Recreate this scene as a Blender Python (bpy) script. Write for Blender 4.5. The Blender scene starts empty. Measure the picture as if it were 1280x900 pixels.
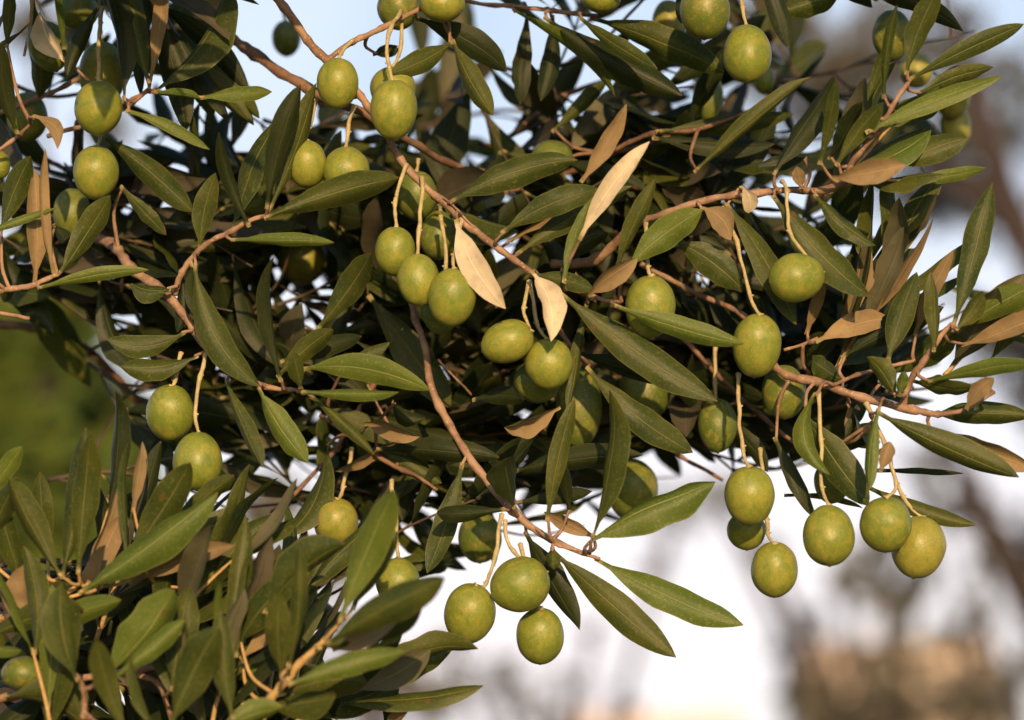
import bpy, bmesh, math, random
from mathutils import Vector, Matrix, noise
R = math.radians
C = bpy.context.scene
COL = C.collection
rnd = random.Random(7)

# ------------------------------------------------------------------ camera, sky, sun, exposure
PITCH = R(10); D = 1.14; FL = 100.0; CAMP = Vector((0, 0, 1.6))
F = Vector((0, math.cos(PITCH), math.sin(PITCH))); RT = Vector((1, 0, 0)); UP = Vector((0, -math.sin(PITCH), math.cos(PITCH)))
S = 36.0 / FL / 1280.0 * D          # metres per photo pixel in the plane of focus
cam = bpy.data.cameras.new('camera'); co = bpy.data.objects.new('camera', cam); COL.objects.link(co)
co.location = CAMP; co.rotation_euler = (R(90) + PITCH, 0, 0)
cam.lens = FL; cam.sensor_width = 36; cam.clip_start = 0.02; cam.clip_end = 3000
cam.dof.use_dof = True; cam.dof.focus_distance = D; cam.dof.aperture_fstop = 5.8; cam.dof.aperture_blades = 0
C.camera = co
SUN_EL = R(12); SUN_AZ = R(6)         # low sun behind the photographer, a little to the right
sunv = Vector((math.sin(SUN_AZ) * math.cos(SUN_EL), -math.cos(SUN_AZ) * math.cos(SUN_EL), math.sin(SUN_EL)))
w = bpy.data.worlds.new('World'); C.world = w; w.use_nodes = True
nt = w.node_tree; bg = nt.nodes['Background']; sky = nt.nodes.new('ShaderNodeTexSky')
sky.sky_type = 'NISHITA'; sky.sun_disc = False; sky.sun_elevation = SUN_EL; sky.sun_rotation = math.pi - SUN_AZ
sky.air_density = 1.0; sky.dust_density = 0.8; sky.ozone_density = 2.0
bg.inputs[1].default_value = 0.15
# a veil of bright evening cloud low in the sky opposite the sun
tcw = nt.nodes.new('ShaderNodeTexCoord'); spw = nt.nodes.new('ShaderNodeSeparateXYZ'); nt.links.new(tcw.outputs['Generated'], spw.inputs[0])
def mr(sock, a, b, c=0.0, d=1.0):
    x = nt.nodes.new('ShaderNodeMapRange'); x.interpolation_type = 'SMOOTHSTEP'; nt.links.new(sock, x.inputs[0])
    for i, v in enumerate((a, b, c, d)): x.inputs[i + 1].default_value = v
    return x.outputs[0]
def mm(op, a, b):
    x = nt.nodes.new('ShaderNodeMath'); x.operation = op
    for i, v in enumerate((a, b)):
        if isinstance(v, (int, float)): x.inputs[i].default_value = v
        else: nt.links.new(v, x.inputs[i])
    return x.outputs[0]
nzw = nt.nodes.new('ShaderNodeTexNoise'); nzw.inputs['Scale'].default_value = 5.0; nzw.inputs['Detail'].default_value = 5; nt.links.new(tcw.outputs['Generated'], nzw.inputs['Vector'])
cover = mm('MULTIPLY', mm('MULTIPLY', mr(spw.outputs[1], 0.45, 0.85), mr(spw.outputs[2], 0.6, 0.25)), mr(nzw.outputs[0], 0.3, 0.6, 0.6, 1.0))
cr = nt.nodes.new('ShaderNodeMix'); cr.data_type = 'RGBA'; nt.links.new(mr(spw.outputs[2], 0.06, 0.30), cr.inputs[0])
cr.inputs[6].default_value = (7.4, 6.9, 7.0, 1); cr.inputs[7].default_value = (5.0, 5.8, 7.0, 1)
cs = nt.nodes.new('ShaderNodeMix'); cs.data_type = 'RGBA'; nt.links.new(cover, cs.inputs[0]); nt.links.new(sky.outputs[0], cs.inputs[6]); nt.links.new(cr.outputs[2], cs.inputs[7])
nt.links.new(cs.outputs[2], bg.inputs[0])
sl = bpy.data.lights.new('sun', 'SUN'); sl.energy = 4.6; sl.angle = R(0.53); sl.color = (1.0, 0.65, 0.32)
so = bpy.data.objects.new('sun', sl); COL.objects.link(so); so.rotation_euler = sunv.to_track_quat('Z', 'Y').to_euler(); so.location = (0, -2, 4)
C.view_settings.view_transform = 'Standard'; C.view_settings.look = 'None'; C.view_settings.gamma = 1; C.view_settings.use_curve_mapping = False
C.view_settings.exposure = 0.05

# ------------------------------------------------------------------ helpers
def P(px, py, d=0.0):
    """a photo pixel at d millimetres behind the plane of focus -> a point of the place"""
    z = D + d * 0.001; k = S * z / D
    return CAMP + F * z + RT * ((px - 640) * k) + UP * ((450 - py) * k)
def tag(o, label=None, cat=None, group=None, kind=None):
    if label: o['label'] = label
    if cat: o['category'] = cat
    if group: o['group'] = group
    if kind: o['kind'] = kind
    return o
def empty(name, loc):
    o = bpy.data.objects.new(name, None); COL.objects.link(o); o.location = loc; o.empty_display_size = 0.01
    return o
def link_mesh(name, me, mat, parent=None, mw=None):
    o = bpy.data.objects.new(name, me); COL.objects.link(o)
    if mat and not me.materials: me.materials.append(mat)
    if mw is not None: o.matrix_world = mw
    if parent:
        o.parent = parent
        o.matrix_parent_inverse = PW[parent.name].inverted() if parent.name in PW else Matrix.Translation(-parent.location)
        if mw is not None: o.matrix_basis = mw
    return o
PW = {}
def from_bm(name, bm, mat, parent=None, smooth=True):
    me = bpy.data.meshes.new(name); bm.to_mesh(me); bm.free()
    for p in me.polygons: p.use_smooth = smooth
    return link_mesh(name, me, mat, parent)
def catmull(pts, n=6):
    out = []
    for i in range(len(pts) - 1):
        a = pts[max(i - 1, 0)]; b = pts[i]; c = pts[i + 1]; e = pts[min(i + 2, len(pts) - 1)]
        for k in range(n):
            t = k / n
            out.append(0.5 * ((2 * b) + (c - a) * t + (2 * a - 5 * b + 4 * c - e) * t * t + (3 * b - 3 * c + e - a) * t ** 3))
    out.append(pts[-1].copy()); return out
def tube(bm, pts, radii, seg=8, jit=0.0, cap=True):
    rings = []; n = len(pts); up = Vector((0.3, 0.8, 0.5)).normalized()
    for i, p in enumerate(pts):
        t = (pts[min(i + 1, n - 1)] - pts[max(i - 1, 0)])
        if t.length < 1e-9: t = Vector((0, 0, 1))
        t.normalize(); a = t.cross(up)
        if a.length < 1e-3: a = t.cross(Vector((1, 0, 0)))
        a.normalize(); b = t.cross(a); ring = []
        for k in range(seg):
            th = 2 * math.pi * k / seg; r = radii[i]
            q = p + (a * math.cos(th) + b * math.sin(th)) * r
            if jit: q += (a * math.cos(th) + b * math.sin(th)) * r * jit * noise.noise(q * (0.6 / max(r, 1e-4)))
            ring.append(bm.verts.new(q))
        rings.append(ring)
    for i in range(n - 1):
        for k in range(seg):
            bm.faces.new((rings[i][k], rings[i][(k + 1) % seg], rings[i + 1][(k + 1) % seg], rings[i + 1][k]))
    if cap:
        for ring, c, rev in ((rings[0], pts[0], True), (rings[-1], pts[-1], False)):
            v = bm.verts.new(c + (pts[-1] - pts[-2]).normalized() * radii[-1] * 0.5 if not rev else c)
            for k in range(seg):
                f = (ring[k], ring[(k + 1) % seg], v)
                bm.faces.new(f if not rev else f[::-1])

# ------------------------------------------------------------------ materials
def newmat(name):
    m = bpy.data.materials.new(name); m.use_nodes = True; n = m.node_tree.nodes; l = m.node_tree.links
    return m, n, l, n['Principled BSDF']
def N(n, t, **kw):
    x = n.new(t)
    for k, v in kw.items(): setattr(x, k, v)
    return x
def math_node(n, l, op, a, b=None, clamp=False):
    x = n.new('ShaderNodeMath'); x.operation = op; x.use_clamp = clamp
    for i, v in enumerate((a, b)):
        if v is None: continue
        if isinstance(v, (int, float)): x.inputs[i].default_value = v
        else: l.new(v, x.inputs[i])
    return x.outputs[0]
def mix(n, l, fac, a, b):
    x = n.new('ShaderNodeMix'); x.data_type = 'RGBA'
    if isinstance(fac, (int, float)): x.inputs[0].default_value = fac
    else: l.new(fac, x.inputs[0])
    for i, v in ((6, a), (7, b)):
        if isinstance(v, tuple): x.inputs[i].default_value = (*v, 1)
        else: l.new(v, x.inputs[i])
    return x.outputs[2]
def ramp(n, l, v, a, b, c0=(0, 0, 0), c1=(1, 1, 1)):
    x = n.new('ShaderNodeMapRange'); x.interpolation_type = 'SMOOTHSTEP'; l.new(v, x.inputs[0]); x.inputs[1].default_value = a; x.inputs[2].default_value = b
    return x.outputs[0]

def leaf_material(name, dark, light, rib, under, rough=0.49, transl=0.14):
    m, n, l, b = newmat(name)
    uv = N(n, 'ShaderNodeUVMap'); sep = N(n, 'ShaderNodeSeparateXYZ'); l.new(uv.outputs[0], sep.inputs[0])
    u = math_node(n, l, 'ABSOLUTE', math_node(n, l, 'MULTIPLY', math_node(n, l, 'SUBTRACT', sep.outputs[0], 0.5), 2.0)); v = sep.outputs[1]
    tc = N(n, 'ShaderNodeTexCoord'); oi = N(n, 'ShaderNodeObjectInfo'); geo = N(n, 'ShaderNodeNewGeometry')
    add = N(n, 'ShaderNodeVectorMath', operation='ADD'); l.new(tc.outputs['Object'], add.inputs[0])
    cmb = N(n, 'ShaderNodeCombineXYZ'); l.new(math_node(n, l, 'MULTIPLY', oi.outputs['Random'], 7.0), cmb.inputs[0]); l.new(cmb.outputs[0], add.inputs[1])
    n1 = N(n, 'ShaderNodeTexNoise'); n1.inputs['Scale'].default_value = 70; n1.inputs['Detail'].default_value = 4; l.new(add.outputs[0], n1.inputs['Vector'])
    n2 = N(n, 'ShaderNodeTexNoise'); n2.inputs['Scale'].default_value = 900; n2.inputs['Detail'].default_value = 3; l.new(add.outputs[0], n2.inputs['Vector'])
    # side veins: lines running from the rib outward and forward
    q = math_node(n, l, 'SUBTRACT', math_node(n, l, 'MULTIPLY', v, 30.0), math_node(n, l, 'MULTIPLY', u, 3.2))
    q = math_node(n, l, 'ADD', q, math_node(n, l, 'MULTIPLY', n1.outputs[0], 3.0))
    tri = math_node(n, l, 'ABSOLUTE', math_node(n, l, 'SUBTRACT', math_node(n, l, 'FRACT', q), 0.5))
    vein = ramp(n, l, tri, 0.10, 0.0)
    ribm = ramp(n, l, u, 0.065, 0.015); edge = ramp(n, l, u, 0.90, 1.0)
    fac = math_node(n, l, 'ADD', math_node(n, l, 'MULTIPLY', ramp(n, l, n1.outputs[0], 0.3, 0.7), 0.55), math_node(n, l, 'MULTIPLY', oi.outputs['Random'], 0.5), True)
    c = mix(n, l, fac, dark, light)
    c = mix(n, l, math_node(n, l, 'MULTIPLY', vein, 0.09), c, rib)
    c = mix(n, l, math_node(n, l, 'MULTIPLY', ramp(n, l, n2.outputs[0], 0.52, 0.72), 0.38), c, rib)
    c = mix(n, l, math_node(n, l, 'MULTIPLY', ribm, 0.7), c, rib)
    c = mix(n, l, math_node(n, l, 'MULTIPLY', edge, 0.45), c, rib)
    # a few small brown spots and a browned tip
    vo = N(n, 'ShaderNodeTexVoronoi'); vo.inputs['Scale'].default_value = 90; l.new(add.outputs[0], vo.inputs['Vector'])
    sepc = N(n, 'ShaderNodeSeparateColor'); l.new(vo.outputs['Color'], sepc.inputs[0])
    spot = math_node(n, l, 'MULTIPLY', ramp(n, l, vo.outputs['Distance'], 0.16, 0.08), math_node(n, l, 'GREATER_THAN', sepc.outputs[0], 0.80))
    tipm = ramp(n, l, v, 0.965, 0.995)
    c = mix(n, l, math_node(n, l, 'MAXIMUM', math_node(n, l, 'MULTIPLY', spot, 0.7), math_node(n, l, 'MULTIPLY', tipm, 0.7)), c, (0.13, 0.07, 0.025))
    und = mix(n, l, fac, under, tuple(x * 0.55 for x in under))
    n3 = N(n, 'ShaderNodeTexNoise'); n3.inputs['Scale'].default_value = 260; n3.inputs['Detail'].default_value = 5; l.new(add.outputs[0], n3.inputs['Vector'])
    und = mix(n, l, math_node(n, l, 'MULTIPLY', ramp(n, l, n3.outputs[0], 0.48, 0.68), 0.35), und, tuple(x * 0.45 for x in under))
    und = mix(n, l, math_node(n, l, 'MULTIPLY', ribm, 0.6), und, tuple(min(1, x * 1.35) for x in under))
    und = mix(n, l, math_node(n, l, 'MULTIPLY', math_node(n, l, 'MAXIMUM', spot, math_node(n, l, 'MULTIPLY', vein, 0.15)), 0.6), und, (0.16, 0.10, 0.05))
    petiole = ramp(n, l, v, 0.07, 0.02)
    allc = mix(n, l, geo.outputs['Backfacing'], c, und)
    allc = mix(n, l, petiole, allc, (0.30, 0.26, 0.10))
    l.new(allc, b.inputs['Base Color'])
    rg = math_node(n, l, 'ADD', math_node(n, l, 'MULTIPLY', geo.outputs['Backfacing'], 0.25), math_node(n, l, 'ADD', math_node(n, l, 'MULTIPLY', n1.outputs[0], 0.18), rough - 0.09))
    l.new(rg, b.inputs['Roughness']); b.inputs['Specular IOR Level'].default_value = 0.29
    h = math_node(n, l, 'ADD', math_node(n, l, 'MULTIPLY', vein, -0.12), math_node(n, l, 'MULTIPLY', n2.outputs[0], 0.6))
    h = math_node(n, l, 'ADD', h, math_node(n, l, 'MULTIPLY', ribm, -1.5))
    bp = N(n, 'ShaderNodeBump'); bp.inputs['Strength'].default_value = 0.45; bp.inputs['Distance'].default_value = 0.0004; l.new(h, bp.inputs['Height']); l.new(bp.outputs[0], b.inputs['Normal'])
    tr = N(n, 'ShaderNodeBsdfTranslucent'); tr.inputs[0].default_value = (light[0] * 1.6, light[1] * 2.0, light[2] * 0.8, 1)
    ms = N(n, 'ShaderNodeMixShader'); ms.inputs[0].default_value = transl; l.new(b.outputs[0], ms.inputs[1]); l.new(tr.outputs[0], ms.inputs[2])
    l.new(ms.outputs[0], n['Material Output'].inputs[0])
    return m
M = {}
M['T'] = leaf_material('olive_leaf', (0.024, 0.045, 0.010), (0.074, 0.086, 0.014), (0.19, 0.185, 0.055), (0.17, 0.165, 0.10))
M['G'] = leaf_material('sunlit_olive_leaf', (0.060, 0.100, 0.014), (0.115, 0.150, 0.022), (0.25, 0.27, 0.10), (0.38, 0.33, 0.20))  # brighter copy of the olive leaf, sunlight painted into its green
M['K'] = leaf_material('shaded_olive_leaf', (0.011, 0.022, 0.007), (0.030, 0.040, 0.010), (0.07, 0.075, 0.035), (0.12, 0.105, 0.07))  # darkened copy of the olive leaf, the inner crown's shade painted into its colour
M['U'] = leaf_material('olive_leaf_reverse', (0.06, 0.075, 0.02), (0.10, 0.11, 0.03), (0.22, 0.22, 0.08), (0.36, 0.255, 0.135))
M['P'] = leaf_material('dry_olive_leaf', (0.30, 0.24, 0.12), (0.36, 0.28, 0.14), (0.4, 0.3, 0.16), (0.68, 0.58, 0.42), 0.65, 0.05)

def bark_material(name, c1, c2, scale=500):
    m, n, l, b = newmat(name); tc = N(n, 'ShaderNodeTexCoord')
    n1 = N(n, 'ShaderNodeTexNoise'); n1.inputs['Scale'].default_value = scale * 0.25; n1.inputs['Detail'].default_value = 5; l.new(tc.outputs['Object'], n1.inputs['Vector'])
    vo = N(n, 'ShaderNodeTexVoronoi'); vo.inputs['Scale'].default_value = scale; l.new(tc.outputs['Object'], vo.inputs['Vector'])
    c = mix(n, l, ramp(n, l, n1.outputs[0], 0.35, 0.65), c1, c2)
    c = mix(n, l, math_node(n, l, 'MULTIPLY', ramp(n, l, vo.outputs['Distance'], 0.28, 0.12), 0.5), c, tuple(min(1, x * 1.7) for x in c2))
    l.new(c, b.inputs['Base Color']); b.inputs['Roughness'].default_value = 0.7
    bp = N(n, 'ShaderNodeBump'); bp.inputs['Strength'].default_value = 0.6; bp.inputs['Distance'].default_value = 0.25 / scale
    l.new(math_node(n, l, 'ADD', n1.outputs[0], math_node(n, l, 'MULTIPLY', vo.outputs['Distance'], 0.6)), bp.inputs['Height']); l.new(bp.outputs[0], b.inputs['Normal'])
    return m
M['bark'] = bark_material('twig_bark', (0.20, 0.115, 0.075), (0.37, 0.235, 0.155))
M['bark_old'] = bark_material('old_twig_bark', (0.13, 0.07, 0.045), (0.24, 0.14, 0.09))
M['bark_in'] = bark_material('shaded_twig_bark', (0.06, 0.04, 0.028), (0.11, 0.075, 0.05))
M['shoot'] = bark_material('young_shoot', (0.42, 0.27, 0.11), (0.55, 0.38, 0.17), 700)
M['stalk'] = bark_material('fruit_stalk', (0.36, 0.29, 0.14), (0.48, 0.40, 0.21), 800)

def olive_material(name, c1, c2):
    m, n, l, b = newmat(name); tc = N(n, 'ShaderNodeTexCoord'); oi = N(n, 'ShaderNodeObjectInfo')
    add = N(n, 'ShaderNodeVectorMath', operation='ADD'); l.new(tc.outputs['Object'], add.inputs[0])
    cmb = N(n, 'ShaderNodeCombineXYZ'); l.new(math_node(n, l, 'MULTIPLY', oi.outputs['Random'], 9.0), cmb.inputs[0]); l.new(cmb.outputs[0], add.inputs[1])
    n1 = N(n, 'ShaderNodeTexNoise'); n1.inputs['Scale'].default_value = 1.6; n1.inputs['Detail'].default_value = 3; l.new(add.outputs[0], n1.inputs['Vector'])
    n2 = N(n, 'ShaderNodeTexNoise'); n2.inputs['Scale'].default_value = 14; n2.inputs['Detail'].default_value = 4; l.new(add.outputs[0], n2.inputs['Vector'])
    f = math_node(n, l, 'ADD', math_node(n, l, 'MULTIPLY', ramp(n, l, n1.outputs[0], 0.35, 0.65), 0.5), math_node(n, l, 'MULTIPLY', oi.outputs['Random'], 0.5))
    c = mix(n, l, f, c1, c2)
    c = mix(n, l, math_node(n, l, 'MULTIPLY', ramp(n, l, n2.outputs[0], 0.4, 0.7), 0.3), c, tuple(x * 0.65 for x in c1))
    n4 = N(n, 'ShaderNodeTexNoise'); n4.inputs['Scale'].default_value = 2.6; n4.inputs['Detail'].default_value = 2; n4.inputs['Distortion'].default_value = 0.8; l.new(add.outputs[0], n4.inputs['Vector'])
    c = mix(n, l, math_node(n, l, 'MULTIPLY', ramp(n, l, n4.outputs[0], 0.52, 0.72), 0.45), c, (0.10, 0.17, 0.03))
    c = mix(n, l, math_node(n, l, 'MULTIPLY', ramp(n, l, n4.outputs[0], 0.50, 0.30), 0.5), c, (0.36, 0.29, 0.06))
    v3 = N(n, 'ShaderNodeTexVoronoi'); v3.inputs['Scale'].default_value = 2.3; l.new(add.outputs[0], v3.inputs['Vector'])
    s3 = N(n, 'ShaderNodeSeparateColor'); l.new(v3.outputs['Color'], s3.inputs[0])
    scar = math_node(n, l, 'MULTIPLY', ramp(n, l, math_node(n, l, 'ADD', v3.outputs['Distance'], math_node(n, l, 'MULTIPLY', n2.outputs[0], 0.12)), 0.17, 0.11), math_node(n, l, 'GREATER_THAN', s3.outputs[0], 0.80))
    c = mix(n, l, math_node(n, l, 'MULTIPLY', scar, 0.6), c, (0.13, 0.085, 0.03))
    vo = N(n, 'ShaderNodeTexVoronoi'); vo.inputs['Scale'].default_value = 12; l.new(add.outputs[0], vo.inputs['Vector'])
    sc = N(n, 'ShaderNodeSeparateColor'); l.new(vo.outputs['Color'], sc.inputs[0])
    rad = math_node(n, l, 'ADD', math_node(n, l, 'MULTIPLY', sc.outputs[1], 0.12), 0.13)
    sp = math_node(n, l, 'MULTIPLY', math_node(n, l, 'LESS_THAN', vo.outputs['Distance'], rad), math_node(n, l, 'GREATER_THAN', sc.outputs[0], 0.35))
    c = mix(n, l, math_node(n, l, 'MULTIPLY', sp, 0.45), c, (0.48, 0.52, 0.20))
    sc2 = N(n, 'ShaderNodeSeparateXYZ'); l.new(tc.outputs['Object'], sc2.inputs[0])
    l.new(c, b.inputs['Base Color']); b.inputs['Specular IOR Level'].default_value = 0.45
    l.new(math_node(n, l, 'ADD', math_node(n, l, 'MULTIPLY', n2.outputs[0], 0.2), 0.32), b.inputs['Roughness'])
    b.inputs['Subsurface Weight'].default_value = 0.12; b.inputs['Subsurface Radius'].default_value = (0.9, 1.0, 0.3); b.inputs['Subsurface Scale'].default_value = 0.002
    bp = N(n, 'ShaderNodeBump'); bp.inputs['Strength'].default_value = 0.25; bp.inputs['Distance'].default_value = 0.0006
    l.new(math_node(n, l, 'ADD', math_node(n, l, 'MULTIPLY', n2.outputs[0], 0.8), math_node(n, l, 'MULTIPLY', sp, 0.25)), bp.inputs['Height']); l.new(bp.outputs[0], b.inputs['Normal'])
    return m
M['olive_gold'] = olive_material('gold_olive_skin', (0.25, 0.245, 0.035), (0.32, 0.315, 0.065))  # yellower tone of the olive skin
M['olive'] = olive_material('green_olive_skin', (0.165, 0.21, 0.026), (0.29, 0.305, 0.048))
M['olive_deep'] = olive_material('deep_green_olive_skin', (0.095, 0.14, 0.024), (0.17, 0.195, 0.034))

# ------------------------------------------------------------------ leaves
def leaf_mesh(L, W, bend=0.0, sag=0.0, fold=0.18, wave=0.0, twist=0.0, peak=0.55, seed=0, rows=18, cols=8):
    """a lanceolate leaf along +X, its upper face to +Z; bend in its own plane, sag out of it, fold of the two halves"""
    rr = random.Random(seed); me = bpy.data.meshes.new('leaf'); vs = []; fs = []; uvs = []
    ph = rr.random() * 6; k1 = rr.uniform(0.7, 1.3)
    for i in range(rows + 1):
        t = i / rows
        pet = 0.07
        if t < pet: hw = 0.0009
        else:
            s = (t - pet) / (1 - pet); a = peak
            hw = 0.5 * W * (math.sin(math.pi / 2 * min(1, s / a)) ** 0.9 if s < a else (max(0.0, 1 - ((s - a) / (1 - a)) ** 2.4)) ** 0.85)
            hw *= 1 + 0.07 * noise.noise(Vector((seed * 1.7, t * 7, 0.5)))
            hw = max(hw, 0.0009 * (1 - s))
            if t > 0.999: hw = 0.00012
        cy = bend * 4 * t * (1 - t); cz = -sag * 4 * t * (1 - t) * (0.8 + 0.4 * t) 
        cz += wave * 0.02 * L * math.sin(t * 9 * k1 + ph) * t
        tw = twist * (t - 0.3)
        for j in range(cols + 1):
            u = -1 + 2 * j / cols
            y = u * hw; z = -fold * abs(u) ** 1.6 * hw * 1.3 + (0.10 * hw * (1 - min(1, abs(u) * 4)) * -1)
            z += wave * 0.12 * hw * u * u * math.sin(t * 17 * k1 + ph + (1.5 if u > 0 else 0))
            y *= 1 + wave * 0.05 * math.sin(t * 23 + ph + 2 * u)
            yy = y * math.cos(tw) - z * math.sin(tw); zz = y * math.sin(tw) + z * math.cos(tw)
            vs.append((t * L, cy + yy, cz + zz)); uvs.append((0.5 + u / 2, t))
    for i in range(rows):
        for j in range(cols):
            a = i * (cols + 1) + j; fs.append((a, a + cols + 1, a + cols + 2, a + 1))
    # underside must be the back face: order so the normal is +Z
    me.from_pydata(vs, [], fs); uvl = me.uv_layers.new(name='UVMap')
    for lp in me.loops: uvl.data[lp.index].uv = uvs[lp.vertex_index]
    for p in me.polygons: p.use_smooth = True
    return me
def orient(p0, p1, face):
    """frame whose X runs p0->p1 and whose Z is as near as it can be to face"""
    x = (p1 - p0).normalized(); z = (face - x * face.dot(x)).normalized(); y = z.cross(x)
    m = Matrix((x, y, z)).transposed().to_4x4(); m.translation = p0
    return m
seedc = [100]
def put_leaf(root, p0, p1, Wm, kind, roll=0.0, bend=0.0, sag=None, twist=0.0, fold=None, wave=None, label=None, peak=None):
    seedc[0] += 1; L = (p1 - p0).length
    tocam = (CAMP - (p0 + p1) / 2).normalized()
    if kind in 'UP': tocam = -tocam
    x = (p1 - p0).normalized()
    tocam = Matrix.Rotation(roll, 3, x) @ tocam
    sg = rnd.uniform(-0.05, 0.11) * L if sag is None else sag * L
    me = leaf_mesh(L, Wm, bend if kind not in 'UP' else -bend, sg, rnd.uniform(0.15, 0.75) if fold is None else fold,
                   rnd.uniform(0.2, 1.0) if wave is None else wave, twist + rnd.uniform(-0.7, 0.7), rnd.uniform(0.46, 0.6) if peak is None else peak, seedc[0])
    o = link_mesh('leaf', me, M[kind], root, orient(p0, p1, tocam))
    if label: o['label'] = label
    return o

# ------------------------------------------------------------------ the branches, drawn as they run in the photo
# key: label, material, polylines of (x, y, depth mm, thickness px)
BR = {}; AX = {}
def branch(key, label, mat, lines, loc=None):
    p = lines[0][0]; root = empty('olive_branch', P(p[0], p[1], p[2])); tag(root, label, 'branch', 'olive branches')
    BR[key] = root; bm = bmesh.new(); AX[key] = (bm, mat, [])
    for ln in lines:
        pts = catmull([P(a, b, c) for a, b, c, t in ln], 7); rad = []
        for i in range(len(pts)):
            q = i / 7; k = min(int(q), len(ln) - 2); f = q - k
            rad.append(0.5 * S * ((1 - f) * ln[k][3] + f * ln[k + 1][3]) * (1 + 0.10 * math.sin(i * 2.1 + k) + (0.22 if i % 7 == 0 and 0 < i < len(pts) - 1 else 0)))
        pts = [p_ + Vector((noise.noise(p_ * 60), noise.noise(p_ * 60 + Vector((5, 0, 0))), noise.noise(p_ * 60 + Vector((0, 9, 0))))) * 0.0014 for p_ in pts]
        tube(bm, pts, rad, 9, 0.35); AX[key][2].extend(pts)
    return root

branch('CM', 'reddish brown main branch running from the top edge down past the three olives at centre', 'bark',
  [[(330,-22,10,11),(372,35,8,11),(410,78,6,11),(452,120,6,10),(478,160,4,10),(502,198,2,9),(545,245,0,9),(590,285,0,9),(640,322,0,8),(680,348,-2,7),(735,370,-4,6),(776,378,-6,4.5)],
   [(408,76,6,7),(440,52,6,8),(475,37,8,7),(525,10,14,6),(570,-12,20,6)],
   [(452,120,6,5),(405,128,10,4.5),(395,125,10,3)],
   [(610,300,0,3.5),(570,262,-2,3),(552,247,-2,2.5)],[(455,470,40,3),(500,560,42,3)]])
branch('TR', 'thick out of focus reddish branch slanting in from the upper left behind the first olives', 'bark_old',
  [[(235,5,60,13),(272,36,55,13),(320,68,48,14),(385,112,34,13),(470,150,24,11),(560,205,60,9),(640,222,90,8)],
   [(640,170,110,7),(700,122,120,8),(780,92,130,6)]])
branch('CD', 'slender bare branch descending from behind the central trio to the lowest olives', 'bark',
  [[(500,300,60,9),(515,380,30,9),(530,430,22,9),(548,508,14,10),(590,580,4,10),(640,640,-4,10),(690,676,-8,8),(750,696,-12,4)],
   [(548,450,22,3),(575,478,22,3),(590,495,26,3)],[(660,655,-4,5),(700,682,-16,4.5),(738,691,-18,3)]])
branch('LM', 'tan branch on the left forking above the two hanging olives', 'bark',
  [[(100,290,60,14),(138,305,40,14),(165,335,20,13),(215,375,4,11),(250,425,0,10),(288,462,-4,9),(332,482,-6,7),(378,489,-8,5)],
   [(218,368,4,9),(228,340,0,8),(255,308,-4,7),(290,288,-6,7),(332,270,-8,5)]])
branch('LB', 'dark knobbly branch out of focus behind the left fork', 'bark_old',
  [[(110,270,110,15),(160,312,90,15),(215,345,70,14),(245,385,60,10),(300,420,70,8)],[(-40,405,130,12),(40,410,130,12),(110,440,140,13),(190,520,160,12)]])
branch('LE', 'short leafy twig entering at the left edge below the upper olives', 'bark',
  [[(-40,376,-4,8),(0,364,-6,8),(40,358,-8,7),(72,343,-10,5)],[(-30,388,-4,6),(38,399,-6,5)]])
branch('TL', 'leafy twig behind the round speckled olive at upper left', 'bark',
  [[(-30,150,60,7),(30,128,50,7),(100,100,40,6),(140,80,40,5)],[(60,172,30,6),(120,150,20,6),(160,132,6,6),(187,114,0,6)],[(-30,205,10,5),(15,178,6,5),(40,155,4,4)]])
branch('RT', 'upper right branch ending in a spray of pale green leaves', 'bark',
  [[(690,330,40,11),(745,322,30,14),(800,278,14,8),(862,256,4,9),(945,240,0,9),(1040,234,-6,9),(1072,198,-12,8),(1105,148,-18,7),(1136,100,-22,5)],
   [(905,262,2,4),(925,235,4,3)],[(1040,234,-6,5),(1090,222,-20,5)]])
branch('RR', 'right hand branch carrying the tall upright leaf and the hanging olives', 'bark',
  [[(800,330,60,7),(860,362,50,7),(930,395,34,8),(970,462,10,10),(1020,480,0,11),(1080,497,-6,11),(1140,512,-12,10),(1172,520,-14,8),(1205,512,-16,5),(1240,490,-18,4)],
   [(1128,506,-10,9),(1146,462,-16,8),(1170,428,-20,7),(1192,406,-22,5)],
   [(1042,484,-4,5),(1075,470,-8,5),(1140,450,-14,4)],[(978,440,10,4),(1040,415,12,5),(1070,400,14,3)],[(1080,500,-6,4),(1110,560,-12,3.5)]])
branch('RB', 'thin dark branch passing behind the spotted olive right of centre', 'bark_old',
  [[(830,400,70,6),(900,470,60,6),(950,520,50,6),(1000,560,44,6),(1060,600,40,4)],[(800,530,80,6),(850,570,70,6),(900,598,66,5)],[(690,395,50,6),(712,436,44,6),(740,460,40,5)]])
branch('TC', 'slim tan twig along the top edge with long dark leaves', 'bark',
  [[(560,-2,44,5),(620,6,40,6),(690,12,36,6),(745,20,32,5)],[(690,10,36,3),(725,12,34,3),(735,-10,34,3)]])
branch('TX', 'branch just above the top right corner with leaves hanging into view', 'bark',
  [[(820,-70,60,8),(930,-60,40,8),(1045,-30,20,7),(1170,-40,0,6)],[(1045,-30,20,4),(1060,-12,16,4)]])
branch('CB', 'dim twig among shaded leaves at the middle of the photo', 'bark_old',
  [[(400,520,40,5),(465,566,30,6),(505,588,26,6),(548,612,22,4)],[(330,660,50,6),(420,560,60,6),(470,470,80,7)]])
branch('BG', 'brown twig in deep shade above the dimly lit leaves at upper middle', 'bark_old',
  [[(760,190,60,6),(815,168,50,7),(885,158,40,6),(960,130,40,4)],[(600,250,90,9),(720,210,100,8),(830,172,60,7)]])
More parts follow.
